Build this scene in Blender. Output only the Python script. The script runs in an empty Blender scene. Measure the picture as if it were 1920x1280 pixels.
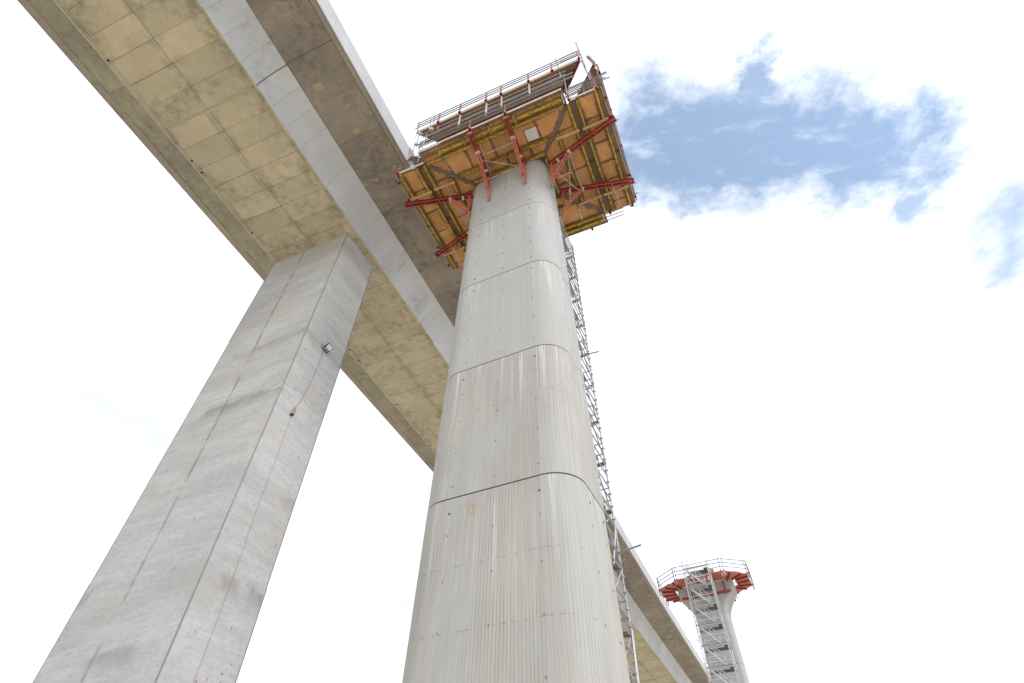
import bpy, math, random
from mathutils import Vector, Matrix
R = math.radians
rnd = random.Random(7)
scene = bpy.context.scene
col = scene.collection
EYE = 1.6                                  # eye height; heights below are given above the eye and shifted by this

# ------------------------------------------------------------------ camera
cam = bpy.data.cameras.new('camera')
cam.sensor_width = 36.0
cam.lens = 36.0 * 1018.29 / 1920.0
cam.clip_start = 0.1
cam.clip_end = 3000
camo = bpy.data.objects.new('camera', cam)
col.objects.link(camo)
camo.location = (0, 0, EYE)
camo.rotation_euler = (R(90 + 47.887), 0, 0)
scene.camera = camo

# ------------------------------------------------------------------ light and exposure
SUN_AZ, SUN_EL = 140.0, 42.0               # clockwise from +Y
scene.view_settings.view_transform = 'Standard'
scene.view_settings.look = 'None'
scene.view_settings.gamma = 1.0
scene.view_settings.use_curve_mapping = False
scene.view_settings.exposure = 0.60
scene.cycles.use_denoising = True
scene.cycles.max_bounces = 6
scene.cycles.diffuse_bounces = 5

sun = bpy.data.lights.new('sun', 'SUN')
sun.energy = 1.15
sun.angle = R(18)
sun.color = (1.0, 0.98, 0.96)
suno = bpy.data.objects.new('sun', sun)
col.objects.link(suno)
sd = Vector((math.sin(R(SUN_AZ)) * math.cos(R(SUN_EL)), math.cos(R(SUN_AZ)) * math.cos(R(SUN_EL)), math.sin(R(SUN_EL))))
suno.rotation_euler = sd.to_track_quat('Z', 'Y').to_euler()
suno.location = (40, -20, 60)


class NT:
    """small helper for node trees"""
    def __init__(s, tree):
        s.t = tree
        tree.nodes.clear()

    def n(s, typ, **kw):
        nd = s.t.nodes.new(typ)
        for k, v in kw.items():
            if k == 'ins':
                for a, b in v.items():
                    s.set(nd, a, b)
            else:
                setattr(nd, k, v)
        return nd

    def set(s, nd, key, val):
        sock = nd.inputs[key]
        if isinstance(val, bpy.types.NodeSocket):
            s.t.links.new(val, sock)
        else:
            sock.default_value = val

    def math(s, op, a, b=0.0, c=None, clamp=False):
        nd = s.n('ShaderNodeMath', operation=op, use_clamp=clamp)
        s.set(nd, 0, a)
        s.set(nd, 1, b)
        if c is not None:
            s.set(nd, 2, c)
        return nd.outputs[0]

    def vmath(s, op, a, b=(0, 0, 0), scale=None):
        nd = s.n('ShaderNodeVectorMath', operation=op)
        s.set(nd, 0, a)
        s.set(nd, 1, b)
        if scale is not None:
            s.set(nd, 'Scale', scale)
        return nd

    def noise(s, vec, scale, detail=4.0, rough=0.55, dist=0.0):
        nd = s.n('ShaderNodeTexNoise')
        s.set(nd, 'Vector', vec)
        s.set(nd, 'Scale', scale)
        s.set(nd, 'Detail', detail)
        s.set(nd, 'Roughness', rough)
        s.set(nd, 'Distortion', dist)
        return nd.outputs['Fac']

    def ramp(s, fac, lo, hi, a=0.0, b=1.0):
        nd = s.n('ShaderNodeMapRange', interpolation_type='SMOOTHSTEP')
        s.set(nd, 0, fac)
        for i, v in enumerate((lo, hi, a, b)):
            s.set(nd, i + 1, v)
        return nd.outputs[0]

    def mix(s, fac, a, b, mode='MIX'):
        nd = s.n('ShaderNodeMix', data_type='RGBA', blend_type=mode)
        s.set(nd, 0, fac)
        for i, v in ((6, a), (7, b)):
            if isinstance(v, (tuple, list)) and len(v) == 3:
                v = (*v, 1)
            s.set(nd, i, v)
        return nd.outputs[2]

    def mapping(s, vec, scale=(1, 1, 1), rot=(0, 0, 0), loc=(0, 0, 0)):
        nd = s.n('ShaderNodeMapping')
        s.set(nd, 'Vector', vec)
        s.set(nd, 'Scale', scale)
        s.set(nd, 'Rotation', rot)
        s.set(nd, 'Location', loc)
        return nd.outputs[0]


# ------------------------------------------------------------------ world: Nishita sky behind a bright cloud layer with gaps
world = bpy.data.worlds.new('World')
scene.world = world
world.use_nodes = True
w = NT(world.node_tree)
wout = w.n('ShaderNodeOutputWorld')
bg = w.n('ShaderNodeBackground')
w.set(bg, 'Strength', 0.10)
sky = w.n('ShaderNodeTexSky', sky_type='NISHITA')
sky.sun_disc = False
sky.sun_elevation = R(SUN_EL)
sky.sun_rotation = R(SUN_AZ)
sky.altitude = 200
sky.air_density = 1.0
sky.dust_density = 1.6
sky.ozone_density = 1.0
tc = w.n('ShaderNodeTexCoord')
sep = w.n('ShaderNodeSeparateXYZ')
w.set(sep, 0, tc.outputs['Generated'])
zc = w.math('MAXIMUM', sep.outputs[2], 0.03)
comb = w.n('ShaderNodeCombineXYZ')
w.set(comb, 0, w.math('DIVIDE', sep.outputs[0], zc))
w.set(comb, 1, w.math('DIVIDE', sep.outputs[1], zc))
P = comb.outputs[0]                                   # position on the cloud layer (height 1)
n1 = w.noise(P, 3.2, 7.0, 0.60)
n2 = w.noise(w.vmath('ADD', P, (7.3, 2.1, 0)).outputs[0], 12.0, 6.0, 0.62)
n3 = w.noise(w.vmath('ADD', P, (3.3, 8.1, 1.0)).outputs[0], 34.0, 4.0, 0.6)
edge = w.math('ADD', w.math('MULTIPLY', w.math('SUBTRACT', n1, 0.5), 0.20),
              w.math('ADD', w.math('MULTIPLY', w.math('SUBTRACT', n2, 0.5), 0.20),
                     w.math('MULTIPLY', w.math('SUBTRACT', n3, 0.5), 0.06)))


def gap(a, b, rad, soft=0.05):
    """a gap in the cloud layer: distance to the segment a-b on the layer, torn by noise"""
    ab = (b[0] - a[0], b[1] - a[1], 0)
    l2 = ab[0] ** 2 + ab[1] ** 2 + 1e-9
    pa = w.vmath('SUBTRACT', P, (a[0], a[1], 0)).outputs[0]
    dt = w.vmath('DOT_PRODUCT', pa, ab).outputs['Value']
    t = w.math('DIVIDE', dt, l2, clamp=True)
    prj = w.vmath('SCALE', ab, scale=t)
    q = w.vmath('SUBTRACT', pa, prj.outputs[0]).outputs[0]
    d = w.vmath('LENGTH', q).outputs['Value']
    d = w.math('ADD', d, edge)
    return w.ramp(d, rad - soft, rad + soft, 1.0, 0.0)


gaps = [(gap((0.27, 0.40), (0.72, 0.435), 0.108, 0.06), 0.95),
        (gap((0.43, 0.34), (0.42, 0.30), 0.035, 0.03), 0.9),
        (gap((0.76, 0.45), (0.80, 0.54), 0.03, 0.04), 0.8),
        (gap((1.02, 0.54), (1.10, 0.68), 0.045, 0.07), 0.75),
        (gap((-0.30, 0.20), (-0.29, 0.23), 0.02, 0.05), 0.5),
        (gap((-1.20, 1.05), (-1.05, 1.40), 0.16, 0.14), 0.27),
        (gap((-0.75, 2.4), (-0.45, 2.5), 0.2, 0.16), 0.27),
        (gap((0.7, -0.9), (1.2, -0.7), 0.12, 0.05), 0.9),
        (gap((-1.0, -0.6), (-0.5, -0.75), 0.11, 0.05), 0.9),
        (gap((-0.2, -1.6), (0.4, -1.8), 0.15, 0.06), 0.9),
        (gap((2.2, 0.3), (2.8, 0.9), 0.2, 0.08), 0.85),
        (gap((-2.6, 0.1), (-2.2, 0.8), 0.2, 0.08), 0.85)]
hole = None
for g, s_ in gaps:
    v = w.math('MULTIPLY', g, s_)
    hole = v if hole is None else w.math('MAXIMUM', hole, v)
wisps = w.ramp(w.noise(w.mapping(P, (9, 22, 1), (0, 0, 0.7)), 1.0, 6.0, 0.65), 0.50, 0.80, 0.0, 0.45)
hole = w.math('MULTIPLY', hole, w.math('SUBTRACT', 1.0, wisps))
cl = w.ramp(w.noise(P, 1.4, 5, 0.5), 0.3, 0.7, 8.6, 10.2)
ccol = w.vmath('SCALE', (0.865, 0.912, 1.0), scale=cl).outputs[0]
thin = w.mix(0.12, w.vmath('MULTIPLY', sky.outputs[0], (1.33, 1.58, 1.60)).outputs[0], (8.4, 9.2, 10.0))
w.set(bg, 'Color', w.mix(hole, ccol, thin))
w.t.links.new(bg.outputs[0], wout.inputs[0])


# ------------------------------------------------------------------ materials
def new_mat(name):
    m = bpy.data.materials.new(name)
    m.use_nodes = True
    t = NT(m.node_tree)
    out = t.n('ShaderNodeOutputMaterial')
    b = t.n('ShaderNodeBsdfPrincipled')
    t.t.links.new(b.outputs[0], out.inputs[0])
    return m, t, b


def bump(t, b, height, strength=0.4, dist=0.01):
    nd = t.n('ShaderNodeBump')
    t.set(nd, 'Height', height)
    t.set(nd, 'Strength', strength)
    t.set(nd, 'Distance', dist)
    t.t.links.new(nd.outputs[0], b.inputs['Normal'])


def tint_random(t, c, amount):
    oi = t.n('ShaderNodeObjectInfo')
    v = t.math('ADD', 1.0 - amount / 2, t.math('MULTIPLY', oi.outputs['Random'], amount))
    return t.vmath('SCALE', c, scale=v).outputs[0]


def concrete(name, light, dark, stain, stain_amt=0.5, stain_at=(0.56, 0.70), stretch=(1, 1, 1), rot=0.0,
             blotch=0.35, per_piece=0.0, rough=0.85, pale=None, pale_at=(0.66, 0.75), spot=0.4, leak=0.0):
    m, t, b = new_mat(name)
    co = t.n('ShaderNodeTexCoord').outputs['Object']
    v = t.mapping(co, stretch, (0, 0, rot))
    big = t.noise(v, blotch, 5, 0.6)
    mid = t.noise(v, 1.7, 6, 0.65, 0.4)
    fine = t.noise(co, 14.0, 5, 0.7)
    c = t.mix(t.ramp(big, 0.32, 0.68), light, dark)
    c = t.mix(t.math('MULTIPLY', t.ramp(mid, 0.35, 0.72), 0.55), c, dark)
    # stains: clustered dark patches, broken up at a finer scale
    st = t.math('MULTIPLY', t.ramp(t.noise(v, 0.27, 5, 0.62, 0.9), stain_at[0] - 0.04, stain_at[1] + 0.02), t.ramp(t.noise(v, 2.2, 8, 0.72, 0.2), 0.36, 0.72))
    c = t.mix(t.math('MULTIPLY', st, stain_amt), c, stain)
    if leak:                               # damp marks that creep in from the panel joints
        ge = t.n('ShaderNodeSeparateXYZ')
        t.set(ge, 0, t.n('ShaderNodeTexCoord').outputs['Generated'])
        gx, gy = ge.outputs[0], ge.outputs[1]
        ex_ = t.math('MINIMUM', t.math('MINIMUM', gx, t.math('SUBTRACT', 1.0, gx)), t.math('MINIMUM', gy, t.math('SUBTRACT', 1.0, gy)))
        lk = t.math('MULTIPLY', t.math('SUBTRACT', t.noise(co, 1.1, 5, 0.65), 0.40), 0.9)
        c = t.mix(t.math('MULTIPLY', t.ramp(t.math('SUBTRACT', ex_, lk), -0.12, 0.08, 1.0, 0.0), leak), c, stain)
    if pale:
        pl = t.math('MULTIPLY', t.ramp(t.noise(t.vmath('ADD', v, (11, 5, 3)).outputs[0], 0.9, 5, 0.6, 0.8), *pale_at), 0.7)
        c = t.mix(pl, c, pale)
    pores = t.math('MULTIPLY', t.ramp(t.noise(co, 6.5, 2, 0.5), 0.70, 0.78), spot)
    c = t.mix(pores, c, stain)
    c = t.mix(t.math('MULTIPLY', t.ramp(fine, 0.3, 0.75), 0.22), c, stain)
    if per_piece:
        c = tint_random(t, c, per_piece)
    t.set(b, 'Base Color', c)
    t.set(b, 'Roughness', rough)
    bump(t, b, t.math('ADD', t.math('MULTIPLY', mid, 0.6), t.math('MULTIPLY', fine, 0.4)), 0.35, 0.02)
    return m


HD = R(22.2)
M = {}
M['soffit'] = concrete('soffit concrete', (0.68, 0.595, 0.425), (0.57, 0.495, 0.35), (0.22, 0.185, 0.14), 0.75, (0.40, 0.62),
                       per_piece=0.17, rot=HD, leak=0.36)
M['soffit_core'] = concrete('soffit joint concrete', (0.24, 0.20, 0.13), (0.18, 0.15, 0.10), (0.10, 0.085, 0.06), 0.6)
M['web'] = concrete('web concrete', (0.70, 0.715, 0.745), (0.60, 0.613, 0.64), (0.33, 0.338, 0.355), 0.75, (0.46, 0.68),
                    stretch=(1, 1, 0.5), per_piece=0.05, rot=HD)
M['web_core'] = concrete('web joint concrete', (0.26, 0.255, 0.245), (0.2, 0.195, 0.19), (0.12, 0.12, 0.115), 0.6)
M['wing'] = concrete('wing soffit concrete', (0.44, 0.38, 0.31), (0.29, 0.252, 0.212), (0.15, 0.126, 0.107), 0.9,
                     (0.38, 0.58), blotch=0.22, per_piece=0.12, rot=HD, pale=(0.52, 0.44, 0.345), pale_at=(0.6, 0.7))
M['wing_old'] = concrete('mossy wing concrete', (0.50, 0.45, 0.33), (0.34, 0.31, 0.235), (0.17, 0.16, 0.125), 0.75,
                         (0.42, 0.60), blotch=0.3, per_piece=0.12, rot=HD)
M['parapet'] = concrete('parapet concrete', (0.61, 0.62, 0.64), (0.52, 0.53, 0.55), (0.30, 0.30, 0.30), 0.4,
                        stretch=(4, 0.3, 1), rot=HD, per_piece=0.04)
M['edge_brown'] = concrete('brown edge beam concrete', (0.48, 0.40, 0.335), (0.38, 0.32, 0.275), (0.19, 0.165, 0.145), 0.7,
                           (0.45, 0.62), per_piece=0.1)
M['patch'] = concrete('repair mortar', (0.50, 0.40, 0.27), (0.42, 0.33, 0.22), (0.25, 0.2, 0.14), 0.4)
M['corner_shade'] = concrete('corner shade concrete', (0.33, 0.325, 0.31), (0.25, 0.245, 0.235), (0.15, 0.145, 0.14), 0.7, stretch=(1, 1, 0.3))  # dark tone painted in as shading along the pier corners
M['band'] = concrete('pale joint mortar', (0.50, 0.46, 0.31), (0.44, 0.40, 0.27), (0.28, 0.24, 0.16), 0.5)


def pier_square_mat():
    m, t, b = new_mat('brushed pier concrete')
    co = t.n('ShaderNodeTexCoord').outputs['Object']
    band = t.noise(t.mapping(co, (0.16, 0.16, 0.9)), 1.0, 7, 0.68, 0.2)
    streak = t.noise(t.mapping(co, (0.9, 0.9, 7.0), (0.0, 0.10, 0)), 1.0, 6, 0.68)
    brush = t.noise(t.mapping(co, (3.5, 3.5, 1.6), (0.35, 0.5, 0)), 1.0, 6, 0.72)
    blot = t.noise(t.mapping(co, (0.35, 0.35, 0.55), loc=(2, 0, 5)), 1.0, 3, 0.5)
    fine = t.noise(co, 11.0, 5, 0.7)
    c = t.mix(t.ramp(band, 0.35, 0.65), (0.57, 0.568, 0.56), (0.45, 0.448, 0.442))
    c = t.mix(t.math('MULTIPLY', t.ramp(streak, 0.42, 0.72), 0.40), c, (0.35, 0.348, 0.342))
    c = t.mix(t.math('MULTIPLY', t.ramp(brush, 0.5, 0.74), 0.35), c, (0.62, 0.62, 0.615))
    c = t.mix(t.math('MULTIPLY', t.ramp(blot, 0.56, 0.66), 0.45), c, (0.50, 0.44, 0.385))
    grit = t.noise(t.mapping(co, (4.5, 4.5, 9.0), (0.2, 0.3, 0)), 1.0, 6, 0.75)
    c = t.mix(t.math('MULTIPLY', t.ramp(grit, 0.45, 0.66), 0.34), c, (0.33, 0.328, 0.322))
    c = t.mix(t.math('MULTIPLY', t.ramp(fine, 0.35, 0.8), 0.25), c, (0.30, 0.297, 0.29))
    pore = t.ramp(t.noise(co, 5.5, 1, 0.4), 0.745, 0.775)
    c = t.mix(t.math('MULTIPLY', pore, 0.6), c, (0.16, 0.155, 0.15))
    sp = t.n('ShaderNodeSeparateXYZ')
    t.set(sp, 0, co)
    # formwork seam down the middle of the broad face: broken dark line
    wob = t.math('MULTIPLY', t.math('SUBTRACT', t.noise(t.mapping(co, (0.01, 0.01, 0.7)), 1.0, 3), 0.5), 0.22)
    dx = t.math('ABSOLUTE', t.math('SUBTRACT', sp.outputs[0], t.math('ADD', wob, -0.42)))
    seam = t.math('MULTIPLY', t.ramp(dx, 0.015, 0.12, 1.0, 0.0), t.ramp(t.noise(t.mapping(co, (0.02, 0.02, 0.42), loc=(3, 0, 1)), 1.0, 4), 0.42, 0.56))
    c = t.mix(t.math('MULTIPLY', seam, 0.78), c, (0.20, 0.19, 0.175))
    # ragged dark smear under each lift joint
    for zj, amt in ((8.55, 0.85), (16.6, 0.6), (24.6, 0.4), (6.1, 0.5), (20.4, 0.4), (12.2, 0.4)):
        d = t.math('SUBTRACT', zj + EYE, sp.outputs[2])
        d = t.math('ADD', d, t.math('MULTIPLY', t.math('SUBTRACT', t.noise(t.mapping(co, (0.8, 0.8, 0.4)), 1.0, 4), 0.5), 0.9))
        s1 = t.math('MULTIPLY', t.ramp(d, -0.10, 0.10), t.ramp(d, 0.15, 0.9, 1.0, 0.0))
        s1 = t.math('MULTIPLY', s1, t.ramp(t.noise(t.mapping(co, (0.5, 0.5, 0.3), loc=(zj, 2, 0)), 1.0, 4), 0.42, 0.62))
        c = t.mix(t.math('MULTIPLY', s1, amt), c, (0.22, 0.215, 0.205))
    t.set(b, 'Base Color', c)
    t.set(b, 'Roughness', 0.85)
    bump(t, b, t.math('ADD', streak, t.math('MULTIPLY', fine, 0.5)), 0.3, 0.015)
    return m


def pier_round_mat(name, warm=1.0, streaks=1.0):
    m, t, b = new_mat(name)
    uv = t.n('ShaderNodeUVMap').outputs[0]
    co = t.n('ShaderNodeTexCoord').outputs['Object']
    sp = t.n('ShaderNodeSeparateXYZ')
    t.set(sp, 0, uv)
    u, v = sp.outputs[0], sp.outputs[1]
    # board marks: vertical boards of about 9 cm, each with its own tone, thin ridges between
    cell = t.math('FLOOR', t.math('DIVIDE', u, 0.088))
    wn = t.n('ShaderNodeTexWhiteNoise', noise_dimensions='2D')
    cb = t.n('ShaderNodeCombineXYZ')
    t.set(cb, 0, cell)
    t.set(cb, 1, t.math('FLOOR', t.math('DIVIDE', t.math('ADD', v, 0.31), 5.0)))
    t.set(wn, 0, cb.outputs[0])
    tone = wn.outputs[0]
    fr = t.math('FRACT', t.math('DIVIDE', u, 0.088))
    ridge = t.ramp(t.math('ABSOLUTE', t.math('SUBTRACT', fr, 0.5)), 0.36, 0.5)
    grain = t.noise(t.mapping(uv, (38, 0.55, 1)), 1.0, 5, 0.65)
    blot = t.noise(t.mapping(uv, (0.5, 0.22, 1)), 1.0, 5, 0.6, 0.5)
    fine = t.noise(co, 16, 4, 0.7)
    c = t.mix(t.ramp(blot, 0.3, 0.7), (0.55, 0.528, 0.49), (0.455, 0.44, 0.412))
    c = t.mix(t.math('MULTIPLY', t.ramp(grain, 0.35, 0.7), 0.58), c, (0.36, 0.342, 0.31))
    c = t.mix(t.math('MULTIPLY', tone, 0.38), c, (0.36, 0.338, 0.30))
    vis = t.ramp(t.noise(t.mapping(uv, (0.7, 0.3, 1), loc=(4, 1, 0)), 1.0, 4, 0.6), 0.40, 0.60, 0.15, 1.0)
    c = t.mix(t.math('MULTIPLY', t.math('MULTIPLY', ridge, vis), 0.75), c, (0.21, 0.195, 0.17))
    # the upper pours are a greyer concrete than the lower, beige ones
    c = t.mix(t.ramp(t.math('ADD', v, t.math('MULTIPLY', t.math('SUBTRACT', blot, 0.5), 0.2)), 14.66, 14.72, 0.0, 0.55), c, (0.455, 0.45, 0.445))
    # pale lime runs that start at the joints and trail downwards
    run = t.noise(t.mapping(uv, (5.5, 0.12, 1), loc=(2, 3, 0)), 1.0, 5, 0.65)
    low = t.math('FRACT', t.math('DIVIDE', t.math('SUBTRACT', v, 8.09 + EYE - 50.0), 5.0))
    start = t.ramp(low, 0.40, 0.98)
    lime = t.math('MULTIPLY', t.ramp(run, 0.545, 0.63), start)
    c = t.mix(t.math('MULTIPLY', lime, 0.75 * streaks), c, (0.70, 0.71, 0.72))
    # grey-blue laitance areas
    lai = t.ramp(t.noise(t.mapping(uv, (0.45, 0.16, 1), loc=(9, 4, 0)), 1.0, 4, 0.55), 0.52, 0.66)
    c = t.mix(t.math('MULTIPLY', lai, 0.50), c, (0.465, 0.475, 0.485))
    # small rust stains
    ru = t.math('MULTIPLY', t.ramp(t.noise(t.mapping(uv, (0.8, 0.55, 1), loc=(1.6, 5.2, 0)), 1.0, 2, 0.5), 0.70, 0.76),
                t.ramp(t.noise(uv, 9.0, 4, 0.7), 0.42, 0.6))
    c = t.mix(t.math('MULTIPLY', ru, 0.7), c, (0.45, 0.28, 0.12))
    c = t.mix(t.math('MULTIPLY', t.ramp(fine, 0.4, 0.8), 0.18), c, (0.29, 0.28, 0.26))
    c = tint_random(t, c, 0.09)
    # broken horizontal board-end lines
    for zj in (6.12, 4.60, 11.1):
        d = t.math('ABSOLUTE', t.math('SUBTRACT', v, zj + EYE))
        ln = t.math('MULTIPLY', t.ramp(d, 0.006, 0.02, 1.0, 0.0),
                    t.ramp(t.noise(t.mapping(uv, (7.0, 0.1, 1), loc=(zj, 0, 0)), 1.0, 1), 0.50, 0.56))
        c = t.mix(t.math('MULTIPLY', ln, 0.42), c, (0.16, 0.15, 0.13))
    t.set(b, 'Base Color', c)
    t.set(b, 'Roughness', 0.82)
    h = t.math('ADD', t.math('MULTIPLY', ridge, 0.5), t.math('ADD', t.math('MULTIPLY', tone, 0.6), t.math('MULTIPLY', grain, 0.5)))
    bump(t, b, h, 0.45, 0.012)
    return m


def plywood(name, a, bcol, dirt, dirt_amt=0.9, reach=0.30, crust=False):
    m, t, b = new_mat(name)
    tcn = t.n('ShaderNodeTexCoord')
    co, ge = tcn.outputs['Object'], tcn.outputs['Generated']
    c = t.mix(t.ramp(t.noise(co, 0.9, 5, 0.6, 0.3), 0.3, 0.7), a, bcol)
    gr = t.noise(t.mapping(co, (18, 2, 2)), 1.0, 5, 0.6)
    c = t.mix(t.math('MULTIPLY', t.ramp(gr, 0.45, 0.75), 0.35), c, dirt)
    sp = t.n('ShaderNodeSeparateXYZ')
    t.set(sp, 0, ge)
    ed = []
    for i in (0, 1):
        g = sp.outputs[i]
        ed.append(t.math('MINIMUM', g, t.math('SUBTRACT', 1.0, g)))
    e = t.math('MINIMUM', ed[0], ed[1])
    jag = t.math('ADD', t.math('MULTIPLY', t.noise(co, 13.0, 4, 0.7), 0.6), t.math('MULTIPLY', t.noise(co, 1.9, 3, 0.5), 0.4))
    lim = t.math('MULTIPLY', t.math('SUBTRACT', jag, 0.39), reach / 0.30 * 0.42)
    spill = t.ramp(t.math('SUBTRACT', e, lim), -0.02, 0.012, 1.0, 0.0)
    c = t.mix(t.math('MULTIPLY', spill, dirt_amt), c, dirt)
    c = t.mix(t.math('MULTIPLY', t.ramp(t.noise(co, 5.0, 3, 0.6), 0.70, 0.76), 0.6), c, dirt)
    if crust:                              # cement that has run along the beam lines and set
        so = t.n('ShaderNodeSeparateXYZ')
        t.set(so, 0, co)
        ax, ay = t.math('ABSOLUTE', so.outputs[0]), t.math('ABSOLUTE', so.outputs[1])

        def near(v, lines):
            m0 = None
            for q in lines:
                d = t.math('ABSOLUTE', t.math('SUBTRACT', v, q))
                m0 = d if m0 is None else t.math('MINIMUM', m0, d)
            return m0
        end = t.math('GREATER_THAN', t.math('ADD', ay, 0.8), ax)
        ds, de = near(ax, (5.50, 4.56, 4.06, 3.1, 2.06)), near(ay, (3.95, 3.64, 3.28, 2.02, 1.36))
        d = t.math('ADD', t.math('MULTIPLY', end, de), t.math('MULTIPLY', t.math('SUBTRACT', 1.0, end), ds))
        wdt = t.math('MULTIPLY', t.math('SUBTRACT', t.math('ADD', t.math('MULTIPLY', t.noise(co, 16.0, 4, 0.75), 0.65), t.math('MULTIPLY', t.noise(co, 1.3, 2, 0.5), 0.35)), 0.30), 0.75)
        c = t.mix(t.math('MULTIPLY', t.ramp(t.math('SUBTRACT', d, wdt), -0.05, 0.03, 1.0, 0.0), 0.82), c, dirt)
    c = tint_random(t, c, 0.34)
    t.set(b, 'Base Color', c)
    t.set(b, 'Roughness', 0.6)
    bump(t, b, t.math('ADD', jag, gr), 0.3, 0.01)
    return m


def paint(name, c0, c1, rough=0.5, metal=0.0, dirt=(0.09, 0.07, 0.055), amt=0.6, at=(0.52, 0.66)):
    m, t, b = new_mat(name)
    co = t.n('ShaderNodeTexCoord').outputs['Object']
    c = t.mix(t.ramp(t.noise(co, 2.3, 5, 0.6), 0.35, 0.7), c0, c1)
    c = t.mix(t.math('MULTIPLY', t.ramp(t.noise(co, 6.0, 6, 0.7), *at), amt), c, dirt)
    c = tint_random(t, c, 0.2)
    t.set(b, 'Base Color', c)
    t.set(b, 'Roughness', rough)
    t.set(b, 'Metallic', metal)
    bump(t, b, t.noise(co, 20, 3, 0.6), 0.15, 0.004)
    return m


M['square'] = pier_square_mat()
M['round'] = pier_round_mat('board marked pier concrete')
M['round_far'] = pier_round_mat('flared pier concrete', streaks=0.4)
M['ply'] = plywood('orange formwork plywood', (0.66, 0.345, 0.13), (0.52, 0.25, 0.085), (0.13, 0.076, 0.048), crust=True)
M['ply_brown'] = plywood('brown formwork board', (0.40, 0.21, 0.10), (0.27, 0.15, 0.085), (0.10, 0.065, 0.045), 0.8)
M['grime'] = plywood('cement crusted board', (0.20, 0.115, 0.065), (0.26, 0.17, 0.11), (0.07, 0.045, 0.03), 0.9)
M['yellow'] = paint('yellow beam paint', (0.55, 0.37, 0.035), (0.42, 0.27, 0.03), 0.55, amt=0.75, at=(0.46, 0.60), dirt=(0.13, 0.085, 0.03))
M['red'] = paint('red steel paint', (0.36, 0.035, 0.032), (0.27, 0.028, 0.026), 0.45, amt=0.35)
M['salmon'] = paint('faded red steel paint', (0.62, 0.17, 0.125), (0.50, 0.12, 0.09), 0.5, amt=0.3)
M['steel'] = paint('galvanised steel', (0.46, 0.46, 0.47), (0.34, 0.34, 0.35), 0.45, 0.35, amt=0.35)
M['steel_light'] = paint('bright galvanised steel', (0.62, 0.63, 0.65), (0.5, 0.51, 0.53), 0.4, 0.3, dirt=(0.2, 0.18, 0.16), amt=0.3)
M['steel_dark'] = paint('weathered steel tube', (0.22, 0.215, 0.21), (0.30, 0.27, 0.25), 0.5, 0.35, amt=0.4)
M['batten'] = paint('pale timber', (0.62, 0.40, 0.20), (0.52, 0.31, 0.15), 0.7, amt=0.35)
M['toe'] = paint('bleached timber', (0.70, 0.60, 0.50), (0.58, 0.48, 0.38), 0.7, amt=0.3)
M['deckboard'] = paint('scaffold deck boards', (0.17, 0.135, 0.11), (0.24, 0.18, 0.14), 0.75, amt=0.4)
M['grate'] = paint('dark deck grating', (0.11, 0.115, 0.12), (0.16, 0.165, 0.17), 0.6, 0.2, amt=0.3)
M['redboard'] = paint('red coated boards', (0.66, 0.23, 0.165), (0.56, 0.17, 0.125), 0.6, amt=0.45, dirt=(0.25, 0.06, 0.05))
M['hole'] = paint('tie hole mortar', (0.055, 0.05, 0.045), (0.075, 0.07, 0.065), 0.9, amt=0.2)
M['plug'] = paint('grey mortar plug', (0.20, 0.19, 0.175), (0.26, 0.245, 0.225), 0.9, amt=0.2)
M['white'] = paint('white panel', (0.72, 0.71, 0.69), (0.66, 0.65, 0.63), 0.5, amt=0.1)
M['pipe'] = paint('white drip pipe', (0.66, 0.65, 0.60), (0.55, 0.53, 0.47), 0.5, amt=0.2)
M['black'] = paint('black plastic', (0.02, 0.02, 0.025), (0.03, 0.03, 0.035), 0.45, amt=0.1)
M['redcable'] = paint('red cable', (0.55, 0.20, 0.20), (0.50, 0.17, 0.17), 0.5, amt=0.1)
M['greycable'] = paint('dark grey cable', (0.10, 0.10, 0.11), (0.12, 0.12, 0.13), 0.5, amt=0.1)
m_, t_, b_ = new_mat('lamp glass')
t_.set(b_, 'Base Color', (0.72, 0.75, 0.80, 1))
t_.set(b_, 'Roughness', 0.12)
M['glass'] = m_
m_, t_, b_ = new_mat('asphalt')
c_ = t_.n('ShaderNodeTexCoord').outputs['Object']
t_.set(b_, 'Base Color', t_.mix(t_.noise(c_, 3.0, 5), (0.04, 0.04, 0.042), (0.065, 0.065, 0.066)))
t_.set(b_, 'Roughness', 0.9)
M['asphalt'] = m_
m_, t_, b_ = new_mat('dry earth and gravel')
c_ = t_.n('ShaderNodeTexCoord').outputs['Object']
k = t_.mix(t_.ramp(t_.noise(c_, 0.08, 6, 0.6), 0.35, 0.65), (0.53, 0.475, 0.375), (0.46, 0.41, 0.315))
k = t_.mix(t_.math('MULTIPLY', t_.ramp(t_.noise(c_, 2.5, 6, 0.7), 0.4, 0.7), 0.5), k, (0.57, 0.52, 0.42))
k = t_.mix(t_.math('MULTIPLY', t_.ramp(t_.noise(c_, 0.03, 4, 0.6), 0.55, 0.68), 0.7), k, (0.20, 0.21, 0.08))
t_.set(b_, 'Base Color', k)
t_.set(b_, 'Roughness', 0.95)
bump(t_, b_, t_.noise(c_, 6, 6, 0.7), 0.6, 0.05)
M['ground'] = m_


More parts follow.
